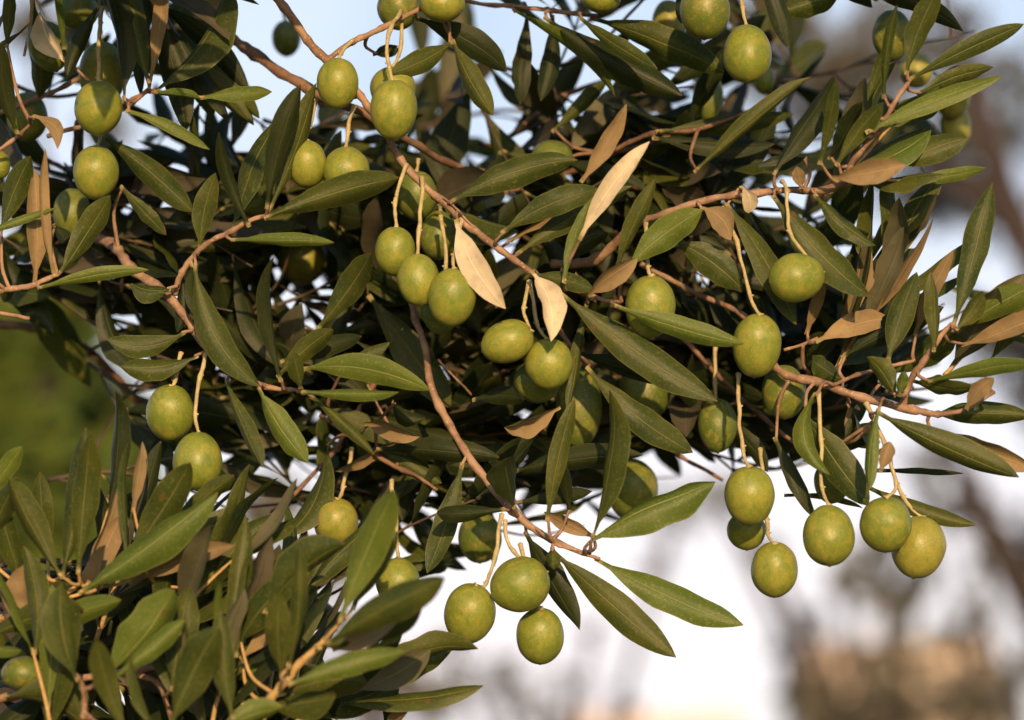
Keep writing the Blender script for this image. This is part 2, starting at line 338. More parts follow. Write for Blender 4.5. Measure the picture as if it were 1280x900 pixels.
branch('LL', 'leafy shoot fanning upward at the lower left edge', 'shoot',
  [[(-30,775,-30,8),(35,766,-34,8),(75,745,-38,7),(102,728,-42,5)],[(35,766,-34,6),(60,720,-40,4)],[(60,752,-36,5),(150,728,-46,4),(190,700,-50,3)]])
branch('LN', 'brown twig low on the left beside the shaded olive', 'bark',
  [[(-30,888,-30,11),(20,866,-34,11),(90,850,-40,10),(160,838,-44,9),(200,834,-46,8)],[(160,838,-44,7),(200,858,-46,7),(215,900,-40,6)],[(104,900,-84,7),(104,862,-86,6),(96,842,-88,4)]])
branch('LF', 'foreground shoot at bottom left with soft blurred leaves pointing right', 'shoot',
  [[(300,925,-66,10),(330,882,-70,10),(358,848,-74,11),(395,810,-78,9),(426,778,-82,5)],[(358,848,-74,5),(360,835,-78,4)]])

# leaves: branch, base x,y, tip x,y, seen width, kind, depth mm, [bend px, roll deg, tip depth change, fold]
LV = '''
TL 22 168 2 52 30 K -6 8
TL 8 60 14 -20 20 T 0
TL 84 78 50 14 36 P -14 8
TL 80 62 70 -18 12 G -22
TL 124 6 83 101 24 K -20 -4
TL 154 126 132 -26 30 K -14 5
TL 186 104 158 -30 36 T -16 3
TL 188 102 203 -34 22 U -10 -6
TL 191 115 284 -26 42 T -8 -3
TL 250 122 340 115 23 G -12 3
TL 192 116 252 125 15 G -10 2
TL 157 138 262 187 19 G -16 5
TL 125 168 240 264 40 T 14 4
TL 232 55 325 148 27 T 30 -4
TL 40 145 72 186 22 U -10 14
TL 240 30 305 -30 30 U 26
LM 312 284 273 165 21 K -14 3
LE 0 290 38 195 36 T -10 5
LE 43 354 42 212 36 U -6 -3 5
LE 68 346 56 186 16 U -14 6
LE 73 344 138 244 38 T -12 -6 25
LE -30 296 70 260 13 G -26 3
LE 47 361 186 337 20 G -16 4
LE 66 280 82 300 22 K -2
LM 214 361 164 354 32 T -8 5
LM 232 415 134 424 36 T -8 13
LM 248 444 150 458 30 T -10 8
LM 226 340 222 415 22 K 2 4
LM 150 232 208 294 24 T 16 -2
LM 250 312 270 216 34 T -6 4
LM 290 290 345 150 36 T -2 4
LM 334 262 376 106 36 K -18 6
LM 337 262 396 104 34 T -10 -6
LM 330 273 499 222 46 T -22 5 0 0
LM 288 301 418 303 20 G -20 2
LM 352 478 343 320 25 K -16 2
LM 243 328 326 484 46 T -14 -20
LM 240 330 256 414 26 K -6 -6
LM 282 474 328 584 26 T -12 -3
LM 322 484 384 578 38 G -18 -6
LM 376 462 538 488 44 G -20 16
LM 376 490 499 490 19 G -24 -1
LM 388 494 468 568 18 T -12 2
LM 376 486 366 440 26 T -26
CB 396 412 464 316 42 T 20 -3
CB 346 472 416 412 34 T 4 4
CB 350 452 452 420 30 K 10 6
CB 424 466 487 428 22 T 14
CB 410 552 356 672 38 T 22 3
CD 578 578 534 716 38 T 0 4
CD 632 637 546 641 27 K -12 3
CB 456 530 524 546 30 U 14 8
CB 490 502 532 522 26 K 6 -12
CB 470 562 624 572 36 K 18 6
CB 466 560 552 604 32 T 26 4
CB 520 545 420 590 22 U 30
CB 590 500 655 500 30 K 18 6
CM 562 252 722 200 44 T -8 10
CM 626 292 748 236 42 T -12 8
CM 545 252 648 290 34 T 10 6
CM 570 274 632 386 42 P -20 -9 0 -8
CM 705 354 742 246 18 G -22 5
CM 724 300 812 177 30 P -26 6
CM 664 340 689 426 38 P -18 8
CM 664 344 742 362 28 T -8 4
CM 645 318 790 232 38 T -4 6
CM 702 340 760 290 34 K 6 6
CM 735 370 797 323 30 U -20 8
CM 770 340 820 224 24 T -16 4
CM 782 336 878 262 46 G -20 5
CM 700 366 897 502 52 T -14 -6 -10 0
CM 768 382 930 430 34 G -30 -5
CM 735 376 712 520 18 T 12
CM 740 372 720 340 24 U -4
CM 638 300 800 200 30 U 26 4
RB 733 458 866 565 44 T -4 -5
RB 720 440 845 480 34 K 14
RB 842 300 928 362 50 T -2 6
RT 876 260 914 300 36 U -8 8
RT 926 232 936 266 24 P -12 6
RT 908 254 996 406 42 T -6 6
RT 966 244 1087 370 54 T -14 -3
RT 1018 242 1095 306 28 T -20 -2
RT 1136 100 1280 30 30 T -22 4
RT 1146 118 1242 84 28 T -18 4
RT 1082 166 1254 94 30 G -30 5
RT 1133 94 1174 -14 36 T -28 3
RT 1105 124 1121 6 16 T -24 4
RT 1078 138 1104 60 13 T -24 -3
RT 1045 208 1104 128 30 T -24 4
RT 1036 200 1078 125 28 K -12 -2
RT 1024 206 1045 100 20 T -26 -2
RT 966 218 1044 94 38 K -14 6
BG 868 216 1014 97 28 T 20 4
RT 1055 214 1164 162 36 G -30 3
RT 1120 210 1210 172 44 T -18 5
RT 1040 222 1133 206 36 U -34 -3
RT 1126 226 1233 210 22 G -14 -3
RT 1080 230 1180 216 28 T -8 -3
RT 1095 160 1185 112 40 T -4 3
RT 1132 140 1174 108 18 G -10
RT 1002 236 996 208 20 U -14
RT 1010 198 948 208 22 K 0
TC 640 12 769 121 25 G 22 -4
TC 680 20 853 120 48 K 26 -8
TC 725 22 823 86 27 T 10 -3
TC 740 24 906 90 48 T 30 6
TC 660 10 650 130 28 K 50 -4
TC 690 18 676 126 30 K 44 5
BG 726 228 783 130 28 U 30 -4
BG 690 165 760 100 24 T 60
BG 820 165 992 142 32 T 40 -4
BG 815 172 968 180 36 K 36 5
BG 700 200 810 240 36 K 60
BG 860 158 905 60 30 K 52
TX 1040 -26 1204 38 38 K 4 8
TX 1060 -20 1100 -8 30 T 0
TX 940 -64 986 61 32 K -10 6
TX 960 20 1050 -10 40 T 10
TX 1000 -40 1090 10 30 K 20
TX 880 -64 850 30 30 K 40
CM 565 50 616 144 34 T 16 -4
CM 566 52 488 92 36 T 12 4
CM 518 22 634 89 46 K 22 8
CM 466 68 500 58 22 K 20
RR 1192 407 1240 229 40 T -26 -3 10 20
RR 1196 416 1316 348 48 G -20 5
RR 1202 432 1312 388 32 U -14 -3
RR 1194 412 1228 364 28 T -30
RR 1110 452 1146 340 40 T -20 3
RR 1168 440 1164 340 24 T -28 -3
RR 1144 420 1192 312 24 U -10 3
RR 1020 428 1114 398 36 U -4 6
RR 1088 400 1167 271 26 U 4 4
RR 1062 405 1141 274 26 K 10 4
RR 1072 350 1122 250 16 T 16
RR 1046 415 1078 296 34 U 12 4
RR 1008 418 1030 350 20 U 14
RR 1052 448 1180 384 42 K 0 4
RR 1108 470 1196 410 40 T 4
RR 1160 478 1294 454 24 G -26 2
RR 1140 476 1222 486 30 T -16 -3
RR 1162 518 1292 520 36 T -12 3
RR 1094 514 1274 597 42 T -28 -3
RR 1160 536 1296 588 36 U -14 4
RR 1120 496 1084 446 32 T -30 -3
RR 1208 512 1242 472 26 U -26 4
RR 1124 496 1130 464 17 G -34
RR 1020 490 1038 594 30 G -26 -22
RR 1004 514 1086 632 50 T -12 -6
RR 968 546 1020 648 26 K 2 -2
RR 1098 510 1086 612 22 G -34 -3
RR 1100 590 1112 552 22 U -38
RR 1080 606 1220 656 26 T 2 -5
RR 1088 588 1205 592 10 K 6
RR 1054 558 1086 498 16 K 6
RR 1036 566 1098 530 30 K 10
RR 980 620 1078 636 10 T 14
RR 1236 452 1290 398 26 T 0
RR 1056 478 1016 450 40 T 12
RR 1010 470 1040 420 40 K 16
RR 1060 500 1100 560 30 U 8
RB 900 520 960 590 26 K 40
CD 740 672 763 487 38 T -34 -3
CD 734 678 895 604 46 G -28 5
CD 684 652 718 498 30 T -26 4
CD 700 508 630 534 30 U -6 5
CD 644 636 634 572 44 K -16
CD 690 688 845 822 48 T -16 -4 12 0
CD 744 698 929 782 46 G -14 -6
CD 656 664 724 788 42 K -6 -6
CD 640 590 805 568 38 K 12 6
CD 712 642 704 578 20 K -6
CD 648 628 740 614 24 K 2
CD 745 672 680 640 24 U 6
CD 690 684 692 712 22 T -20
LL 76 724 107 534 44 T -46 -4
LL 98 718 113 538 40 T -54 2
LL 134 644 144 488 28 K -30 -3
LL 76 722 10 598 36 T -60 4
LL -16 622 28 558 28 G -40
LL -24 690 22 596 32 T -44
LL 30 740 -10 610 36 T -36
LL 92 738 151 606 24 U -44 4
LL 108 734 152 644 36 U -50
LL 98 742 272 614 52 G -66 -5
LL 156 706 238 579 48 T -56 -3
LL 160 704 160 552 16 T -60 2
LL 166 640 178 552 20 U -40
LL 186 708 310 634 38 T -40 3
LL 216 650 293 593 26 T -34
LL 160 728 292 682 32 U -50 4
LL 230 738 302 690 20 K -36 -3
LL 42 772 30 706 38 U -52 2
LL 46 792 152 750 34 G -60 5
LL -20 798 104 762 46 T -56 4
LL -30 830 58 824 30 K -46
LL -30 800 26 813 16 G -66
LL 60 700 50 590 30 T -30
LN 98 852 78 728 44 T -96 4
LN 132 846 218 736 56 G -80 -5
LN 138 850 232 774 28 G -90 -2
LN 214 864 236 732 46 T -74 4
LN 212 908 274 784 56 T -100 4
LN 158 916 120 800 34 T -110 4
LN 192 914 165 820 20 T -100 -2
LN 292 900 276 762 32 T -96 4
LN 268 790 274 726 10 G -80
LN 296 822 313 686 14 T -70 -2
LN 4 872 108 912 54 T -76 6
LN 60 860 -10 912 40 K -30
LN 240 900 180 860 30 K -10
LF 298 806 367 720 46 T -60 5
LF 300 824 361 768 24 U -56
LF 330 768 432 680 48 T -70 7
LF 424 778 492 612 48 G -92 7
LF 440 762 498 664 38 T -76 4
LF 362 836 374 682 24 T -90 -4
LF 352 846 350 740 36 T -86 3
LF 408 806 556 722 48 T -110 4 0 -20
LF 396 812 528 760 40 T -90 -4
LF 416 812 498 776 28 U -84 -3
LF 360 856 508 814 32 G -106 3
LF 450 842 598 810 34 T -30 4
LF 352 868 458 852 52 T -60 8
LF 330 884 420 870 44 T -76
LF 300 868 358 812 32 G -60
LF 480 912 498 838 24 K -10
LF 486 914 517 878 22 U -14
LF 272 912 354 884 34 G -96
LF 320 860 268 800 40 T -50
LF 340 850 290 740 34 K -40
LF 300 900 240 830 50 K -40
LF 420 900 380 830 44 K -30
'''
for ln in LV.strip().splitlines():
    a = ln.split(); k = a[0]; kind = a[6] if False else a[6]
    bx, by, tx, ty, wd = map(float, a[1:6]); d = float(a[7]); ex = [float(v) for v in a[8:]] + [None] * 4
    bend = (ex[0] or 0.0) * S; roll = R(ex[1]) if ex[1] is not None else R(rnd.choice((rnd.uniform(-24, 24), rnd.uniform(-58, 58))))
    dt = ex[2] if ex[2] is not None else rnd.uniform(-14, 10)
    rw = wd * S * 0.82 / max(0.64, math.cos(roll))
    p0 = P(bx, by, d + 4); near = min(AX[k][2], key=lambda v: (v - p0).length); gap = (near - p0).length
    if 0.001 < gap < 0.034:      # the little side twig or leaf stalk that carries it
        into = (P(tx, ty, d) - p0).normalized(); md = (near + p0) / 2 - into * gap * 0.12
        ax = catmull([near, md, p0 + into * 0.0015], 5); tube(AX[k][0], ax, [0.0009 - 0.0004 * i_ / len(ax) for i_ in range(len(ax))], 7, 0.2)
    put_leaf(BR[k], p0, P(tx, ty, d + dt), rw, kind, roll, bend,
             label='pale dry leaf turned underside out' if kind == 'P' else None)

for k in BR: from_bm('stem', AX[k][0], M[AX[k][1]], BR[k])

# ------------------------------------------------------------------ olives
def olive_mesh(seed):
    bm = bmesh.new(); bmesh.ops.create_uvsphere(bm, u_segments=40, v_segments=28, radius=1.0); rr = random.Random(seed)
    off = Vector((rr.random() * 9, 0, 0)); e = rr.uniform(-0.07, 0.07)
    for v in bm.verts:
        z = v.co.z; r = math.hypot(v.co.x, v.co.y)
        s = 1 + e * z + 0.02 * noise.noise(v.co * 1.3 + off)
        v.co.x *= s; v.co.y *= s
        v.co *= 1 + 0.018 * noise.noise(v.co * 2.1 + off)
        if z > 0: v.co.z -= 0.075 * math.exp(-(r / 0.13) ** 2)          # dimple at the stalk
        else: v.co.z -= 0.05 * math.exp(-(r / 0.07) ** 2)               # small point at the end
    me = bpy.data.meshes.new('flesh'); bm.to_mesh(me); bm.free()
    for p in me.polygons: p.use_smooth = True
    return me
OM = [olive_mesh(i) for i in range(6)]
def olive(i, cx, cy, wd, ht, d, mat, stalk, label, tilt=0):
    c = P(cx, cy, d); k = (D + d * .001) / D * S / 2
    root = empty('olive', c); tag(root, label, 'olive', 'green olives hanging on the branches')
    me = OM[i % 6].copy(); me.materials.clear(); me.materials.append(M[mat])
    a = R(tilt)
    zax = UP * math.cos(a) + RT * math.sin(a)
    xax = RT * math.cos(a) - UP * math.sin(a)
    m = Matrix((xax, zax.cross(xax), zax)).transposed().to_4x4()
    m = m @ Matrix.Rotation(R(12) * math.sin(i * 3.1), 4, 'X') @ Matrix.Rotation(i * 1.7, 4, 'Z')
    o = link_mesh('fruit', me, None, root)
    o.matrix_basis = Matrix.Translation(c) @ m @ Matrix.Diagonal((wd * k * 0.985, wd * k * 0.985, ht * k * 1.035, 1))
    if stalk:
        top = (o.matrix_basis @ Vector((0, 0, 0.93)))
        pts = [top] + [P(x, y, z if z is not None else d) for x, y, z in stalk]
        L = catmull(pts, 6); bm = bmesh.new(); n = len(L)
        rad = [S * (2.0 + (2.6 if j == 0 else 0.5 if j == 1 else 0) + (0.9 if j % 6 == 0 else 0) + 0.25 * math.sin(j * 1.9) + 0.8 * j / n) for j in range(n)]
        L = [q + Vector((noise.noise(q * 120), 0, noise.noise(q * 120 + Vector((3, 3, 3))))) * 0.0009 for q in L]
        tube(bm, L, rad, 8, 0.35)
        for j in range(6, n - 1, 6):   # scars of fallen flowers
            s = rnd.choice((-1, 1)); q = L[j]; tube(bm, [q, q + RT * s * S * 4 + UP * S * 1.5], [S * 1.6, S * 1.1], 6)
        from_bm('stalk', bm, M['stalk'], root)
    return root
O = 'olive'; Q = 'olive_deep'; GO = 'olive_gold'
OL = [
 (123,135,61,66,-4,O,[(123,98,-2),(124,60,0),(128,10,4)],'round speckled olive at upper left just right of a crossing twig',4),
 (120,216,58,66,8,O,[(126,172,10),(118,150,14)],'half shaded olive directly below the round speckled one at upper left',0),
 (60,58,50,64,14,Q,None,'olive mostly hidden behind the pale round dry leaf at upper left',-20),
 (128,92,60,78,34,O,[(125,30,34),(120,-20,34)],'larger soft olive right behind the round speckled olive at upper left',0),
 (97,12,52,50,30,Q,None,'dark olive cut by the top edge near the left corner',0),
 (358,48,37,44,150,Q,[(356,20,150),(350,-10,150)],'small dark out of focus olive against the sky near the top',0),
 (422,104,53,62,-6,O,[(425,66,-4),(440,52,2)],'olive hanging against the fork of the two top branches',0),
 (492,137,60,73,-14,O,[(485,80,-14),(486,40,-8),(500,15,6)],'long egg shaped olive on a tall curved stalk at upper middle',0),
 (491,112,58,56,8,O,[(500,60,10),(502,20,14)],'olive tucked directly behind the long egg shaped olive',0),
 (384,205,50,58,2,O,[(386,160,4),(396,125,8)],'left olive of the pair under the top fork',0),
 (433,212,59,56,0,O,[(434,165,2),(442,132,6)],'right olive of the pair under the top fork',0),
 (494,314,52,60,-6,O,[(494,255,-6),(508,205,0)],'uppermost left olive of the bright central cluster',0),
 (523,350,54,64,-16,O,[(523,290,-14),(528,222,-2)],'middle olive of the bright central cluster with a straight stalk',-6),
 (565,372,61,72,-22,O,[(567,320,-20),(577,276,-12)],'largest brightest olive of the central cluster beside the pale hanging leaf',6),
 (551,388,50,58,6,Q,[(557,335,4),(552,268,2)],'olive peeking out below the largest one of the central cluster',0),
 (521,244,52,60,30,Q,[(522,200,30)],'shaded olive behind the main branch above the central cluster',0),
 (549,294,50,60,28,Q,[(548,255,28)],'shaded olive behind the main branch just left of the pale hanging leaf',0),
 (634,427,54,66,-12,O,[(655,385,-8),(662,352,-4)],'olive lying sideways below the small pale leaf at centre',68),
 (686,455,62,62,-8,O,[(672,405,-6),(662,350,-2)],'round olive right of the sideways one at centre',0),
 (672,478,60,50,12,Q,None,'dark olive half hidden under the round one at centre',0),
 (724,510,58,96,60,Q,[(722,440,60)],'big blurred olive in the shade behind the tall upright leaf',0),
 (813,383,64,76,-10,O,[(809,335,-8),(808,278,4)],'olive crossed by a long light green leaf right of centre',0),
 (934,67,62,72,0,O,[(928,10,2),(925,-40,8)],'olive hanging at the top right of centre with a shadow line down it',0),
 (881,14,64,68,-4,Q,[(880,-40,10)],'striped shaded olive cut by the top edge right of centre',0),
 (836,28,42,56,90,GO,None,'blurred yellow green olive behind leaves at the top edge',0),
 (752,-1,50,34,20,O,None,'olive barely showing its bottom at the top edge',0),
 (498,10,54,54,30,Q,None,'dark olive behind the bent stalk at the top edge',0),
 (553,4,58,46,8,O,None,'olive cut by the top edge at the end of the forked twig',0),
 (996,347,62,68,-16,O,[(988,290,-14),(984,240,-8),(978,226,-2)],'single plump olive hanging from the upper right branch',80),
 (946,432,62,78,-8,O,[(938,370,-8),(920,300,-4),(902,258,0)],'large olive on the longest stalk right of centre',4),
 (980,490,56,66,22,Q,None,'olive hidden behind the right branch junction',0),
 (937,620,64,73,-10,O,[(927,560,-8),(924,510,0),(922,466,6)],'round olive on a straight stalk above the lowest pair on the right',0),
 (933,664,50,46,16,O,None,'olive partly hidden beneath the round one on a straight stalk',0),
 (968,712,60,68,-2,O,[(960,668,2),(958,650,6),(950,560,10)],'dark banded olive hanging lowest of its cluster right of centre',0),
 (1036,669,66,74,-18,O,[(1029,610,-18),(1026,550,-14),(1024,490,-4)],'olive at the left of the lower right trio below a folded leaf',0),
 (1107,656,66,68,-20,O,[(1120,605,-20),(1108,560,-16),(1082,503,-8)],'middle olive of the lower right trio',0),
 (1148,684,69,76,0,GO,[(1128,620,4),(1112,570,6)],'yellowish rightmost olive of the lower right trio',12),
 (1040,602,46,54,14,Q,None,'olive mostly covered by the broad leaf above the lower right trio',0),
 (897,532,50,66,40,Q,[(893,480,40),(895,435,44)],'shaded spotted olive behind stalks right of centre',0),
 (213,516,61,70,-2,O,[(218,475,-2),(226,440,2)],'upper left olive of the pair hanging at left',0),
 (247,576,63,71,-16,O,[(244,520,-14),(250,470,-10),(258,442,-4)],'lower right olive of the pair hanging at left',0),
 (420,653,57,60,24,GO,[(428,610,26),(440,560,30)],'dim olive in the shade of the lower middle leaves',0),
 (497,728,56,60,-2,O,[(497,680,-2),(490,600,10)],'olive behind the foreground leaf at lower middle',0),
 (587,767,65,75,-8,O,[(608,730,-8),(619,690,-8),(628,642,-6)],'left olive of the lowest trio',10),
 (650,731,70,74,-12,O,[(640,690,-10),(632,650,-6)],'upper right olive of the lowest trio',70),
 (675,795,61,70,0,O,[(668,750,4),(650,680,4)],'bottommost olive of the lowest trio',0),
 (30,842,58,42,-62,Q,None,'dark green olive in shade at the lower left edge',0),
 (378,325,64,60,120,GO,None,'blurred olive glowing in a spot of sun left of the central cluster',0),
 (90,266,48,60,50,Q,None,'shaded olive behind the leaves on the left below the half shaded one',0),
 (690,197,52,42,60,Q,None,'olive just visible behind a wide leaf above the centre',0),
 (885,120,38,62,100,Q,None,'soft green olive left of the one hanging at top right of centre',0),
 (1115,44,50,62,30,Q,None,'dark olive behind the upright grey green leaf at top right',0),
 (1145,88,42,44,130,GO,None,'uppermost of the blurred yellow olives behind the upper right spray',0),
 (1190,122,46,52,140,GO,None,'middle of the blurred yellow olives behind the upper right spray',0),
 (1194,158,40,56,150,GO,None,'lowest of the blurred yellow olives behind the upper right spray',0),
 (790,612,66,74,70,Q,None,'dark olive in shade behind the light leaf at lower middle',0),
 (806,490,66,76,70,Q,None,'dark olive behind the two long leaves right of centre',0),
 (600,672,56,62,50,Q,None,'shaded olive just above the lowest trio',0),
 (-2,206,30,36,20,O,None,'olive cut by the left edge beside the brown leaf',0),
 (34,146,52,60,60,Q,None,'blurred olive near the left edge beside a reddish twig',0),
 (955,100,28,36,120,O,None,'small blurred olive below the one hanging at top right of centre',0),
]
for i, a in enumerate(OL): olive(i, a[0], a[1], a[2], a[3], a[4], a[5], a[6], a[7], a[8])

# ------------------------------------------------------------------ the tree's inner growth: more branches further in
GRID = '''55777753344457887889999997554310
55565332223455766788999977643210
44456332123466766777898877555331
56655322244788753667788777665331
88765433346899853777888877665421
88863445899999997999998776665200
88864456999999999999998876400000
88877777999999999999999988642100
88877788999999999999999988753200
87766778999999999999999999876431
66656688999999999999998888876432
00136888999999999999987788776543
00026899999999999999987766654332
00026899889999999998656555432110
00036887758999999997434444321000
01345643337899986676322342210000
46778852225777654332001110000000
99999874333443444000000000000000
99999985532200100000000000000000
99999998766300000000000000000000
99999999765200000000000000000000
99999999987300000000000000000000
99999999987300000000000000000000'''.split()
def dens(x, y):
    if x < 0 or y < 0 or x >= 1280 or y >= 900:
        x = min(max(x, 1), 1279); y = min(max(y, 1), 899)
    g = int(GRID[int(y // 40)][int(x // 40)]) / 9.0
    k = noise.noise(Vector((x / 62, y / 48, 3.3)))     # the crown opens into small gaps
    core = 1.0 if (520 < x < 980 and 270 < y < 600) or (110 < x < 480 and 165 < y < 340) or (x < 110 and 150 < y < 360) else 0.0
    if k > 0.21 + 0.22 * core and not (y > 680 and x < 480): g *= 0.2
    return g
def unproj(p):
    v = p - CAMP; z = v.dot(F); k = S * z / D
    return 640 + v.dot(RT) / k, 450 - v.dot(UP) / k, z - D
POOL = {}
for kd in 'TKUG':
    POOL[kd] = []
    for i in range(6):
        me = leaf_mesh(0.052, 0.0125, rnd.uniform(-.004, .004), rnd.uniform(-.004, .006), rnd.uniform(.1, .6), rnd.uniform(.3, 1.2), rnd.uniform(-.8, .8), rnd.uniform(.46, .6), 900 + i, 12, 6)
        me.materials.append(M[kd]); POOL[kd].append(me)
def covers_olive(a, b):
    for f in (0.15, 0.5, 0.85):
        x = a[0] + (b[0] - a[0]) * f; y = a[1] + (b[1] - a[1]) * f; z = (a[2] + (b[2] - a[2]) * f) * 1000
        for o in OL:
            if z < o[4] + 12 and math.hypot((x - o[0]) / (o[2] * .55 + 7), (y - o[1]) / (o[3] * .55 + 7)) < 1: return True
    return False
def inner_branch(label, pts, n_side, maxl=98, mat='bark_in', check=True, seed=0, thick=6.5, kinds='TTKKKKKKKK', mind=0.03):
    rr = random.Random(seed); P3 = [P(p[0], p[1], p[2] + (22 if check else 0)) for p in pts]
    root = empty('olive_branch', P3[0]); tag(root, label, 'branch', 'olive branches'); bm = bmesh.new(); cnt = 0
    axes = [catmull(P3, 10)]; n = len(axes[0]); tube(bm, axes[0], [S * (thick / 2) * (1.15 - 0.75 * i / n) for i in range(n)], 7, 0.3)
    for k in range(n_side):                      # side twigs
        j = int((k + 0.5) / n_side * (n - 2)); p = axes[0][j]; t = (axes[0][j + 1] - p).normalized()
        for tr in range(8):
            dirv = (t * rr.uniform(0.5, 1.3) + Vector((rr.uniform(-1, 1), rr.uniform(-0.6, 0.6), rr.uniform(-1, 0.8)))).normalized()
            e = p + dirv * rr.uniform(0.05, 0.12); ux, uy, uz = unproj(e)
            if (not check and not (-30 < ux < 1310 and -30 < uy < 930)) or (check and rr.random() < dens(ux, uy) ** 1.5 and uz > mind and not covers_olive(unproj(p), (ux, uy, uz))): break
        else: continue
        mid = (p + e) / 2 + Vector((rr.uniform(-1, 1), rr.uniform(-1, 1), rr.uniform(-1, 1))) * 0.008
        ax = catmull([p, mid, e], 6); axes.append(ax); m = len(ax)
        tube(bm, ax, [S * (thick / 3) * (1.1 - 0.6 * i / m) for i in range(m)], 6, 0.3)
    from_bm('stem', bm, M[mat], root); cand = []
    for ai, ax in enumerate(axes):
        length = sum((ax[i + 1] - ax[i]).length for i in range(len(ax) - 1)); pairs = max(3, int(length / 0.012))
        for q in range(pairs):
            f = (q + 1) / pairs
            if ai == 0 and rr.random() < 0.35: continue
            x = f * (len(ax) - 1); i = min(int(x), len(ax) - 2); p = ax[i].lerp(ax[i + 1], x - i); t = (ax[i + 1] - ax[i]).normalized()
            ph = (q % 2) * math.pi / 2 + rr.uniform(-.4, .4); a = t.orthogonal().normalized(); b = t.cross(a)
            for s in (0, math.pi):
                side = a * math.cos(ph + s) + b * math.sin(ph + s)
                dv = (t * rr.uniform(0.7, 1.3) + side * rr.uniform(0.5, 0.95) + Vector((0, 0, rr.uniform(-.25, .25)))).normalized()
                cand.append((p, dv, side, t))
    rr.shuffle(cand)
    for p, dv, side, t in cand:
        if cnt >= maxl: break
        L = rr.uniform(0.036, 0.062)
        if check:
            a = unproj(p + dv * L * 0.55); b = unproj(p + dv * L)
            if min(a[2], b[2]) < mind or covers_olive(unproj(p), b): continue
            m_ = unproj(p + dv * L * 0.25)
            if rr.random() > dens(a[0], a[1]) * 1.15 or rr.random() > dens(b[0], b[1]) * 1.15 + 0.05 or rr.random() > dens(m_[0], m_[1]) + 0.3: continue
        if not check:
            bad = False
            for ff in (0, .5, 1):
                ux, uy, uz = unproj(p + dv * L * ff)
                if -40 < ux < 1320 and -50 < uy < 940: bad = True
            if bad: continue
        face = (t - dv * t.dot(dv)) + Vector((rr.uniform(-.5, .5), -rr.uniform(0, .9), rr.uniform(-.2, .7)))
        m = orient(p, p + dv, face); s = L / 0.052; m = m @ Matrix.Diagonal((s, s * rr.uniform(.85, 1.15), s, 1))
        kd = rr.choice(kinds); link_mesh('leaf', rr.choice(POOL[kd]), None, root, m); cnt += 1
    return cnt
IB = [
 ('shaded branch in the upper left just over the left fork', [(60,200,90),(150,240,80),(260,250,90),(380,300,100)]),
 ('shaded branch crossing above the green blur at the left edge', [(-50,300,90),(40,340,80),(120,390,90),(200,420,110)]),
 ('dark branch between the left green blur and the hanging pair', [(90,440,120),(150,480,90),(200,520,90),(260,600,90)]),
 ('dark branch low behind the lower left fan', [(60,600,60),(140,590,50),(230,610,60),(310,650,60)]),
 ('shaded branch of dark leaves filling the upper left corner', [(-60,60,90),(60,120,70),(180,90,90),(280,60,120)]),
 ('shaded branch of leaves left behind the upper left olives', [(-60,230,80),(60,270,70),(160,250,80),(260,250,110)]),
 ('dark branch behind the short twig at the left edge', [(-60,330,70),(80,330,60),(200,300,70),(300,340,90)]),
 ('shaded branch behind the pair of olives under the top fork', [(330,150,120),(420,180,90),(520,230,90),(600,240,110)]),
 ('dark branch behind the left fork above the hanging pair', [(220,460,80),(300,400,70),(400,360,70),(480,300,90)]),
 ('dark branch between the hanging pair and the central cluster', [(260,560,110),(350,500,80),(440,430,70),(540,400,90)]),
 ('shaded branch directly behind the bright central cluster', [(430,260,100),(520,320,90),(620,350,100),(700,330,110)]),
 ('shaded branch behind the sideways olive at centre', [(520,440,90),(600,470,70),(700,440,70),(800,430,90)]),
 ('dark branch below the sideways olive crossing the bare twig', [(440,560,90),(560,540,60),(660,560,60),(780,560,90)]),
 ('dim leafy branch over the dim olive at lower middle', [(340,640,90),(420,610,60),(520,630,60),(620,640,90)]),
 ('dark branch at upper middle under the top twig', [(560,60,110),(660,90,90),(760,70,80),(900,110,90)]),
 ('shaded branch across the upper middle below the long dark leaf', [(600,180,110),(700,190,80),(820,180,80),(940,170,100)]),
 ('shaded branch behind the stubby brown stem right of centre', [(700,260,110),(800,300,80),(900,300,80),(1000,280,100)]),
 ('dark branch behind the olive crossed by a light leaf', [(740,400,90),(830,420,70),(920,440,70),(1010,450,90)]),
 ('shaded branch hanging behind the long leaves right of centre', [(700,470,110),(800,520,90),(880,560,80),(930,600,90)]),
 ('leafy branch behind the right branch junction', [(930,420,90),(1020,430,70),(1100,420,70),(1180,380,90)]),
 ('leafy branch behind the trunk of the right hand branch', [(960,520,80),(1040,510,60),(1120,490,60),(1230,480,90)]),
 ('out of focus leafy branch behind the upper right spray', [(940,100,150),(1040,90,160),(1120,60,150),(1220,40,160)]),
 ('dark branch of leaves at the lower left behind the fan', [(-60,720,20),(60,700,10),(180,720,10),(300,700,40)]),
 ('dark branch of leaves along the bottom left corner', [(-60,860,0),(80,820,-10),(200,850,0),(330,830,20)]),
 ('shaded branch low behind the blurred foreground shoot', [(260,780,20),(340,760,10),(420,740,20),(480,690,60)]),
 ('far branch inside the crown behind the left fork', [(150,200,260),(300,300,220),(420,300,230),(520,260,260)]),
 ('far branch inside the crown behind the central cluster', [(380,420,230),(500,380,200),(640,400,200),(760,380,230)]),
 ('far branch inside the crown behind the lower middle leaves', [(330,560,220),(460,540,180),(600,580,180),(720,600,210)]),
 ('far branch inside the crown behind the upper middle leaves', [(520,160,240),(660,140,220),(800,220,220),(940,250,240)]),
 ('far branch inside the crown behind the long leaves right of centre', [(700,500,220),(820,450,190),(940,380,190),(1050,400,220)]),
]
tot = 0
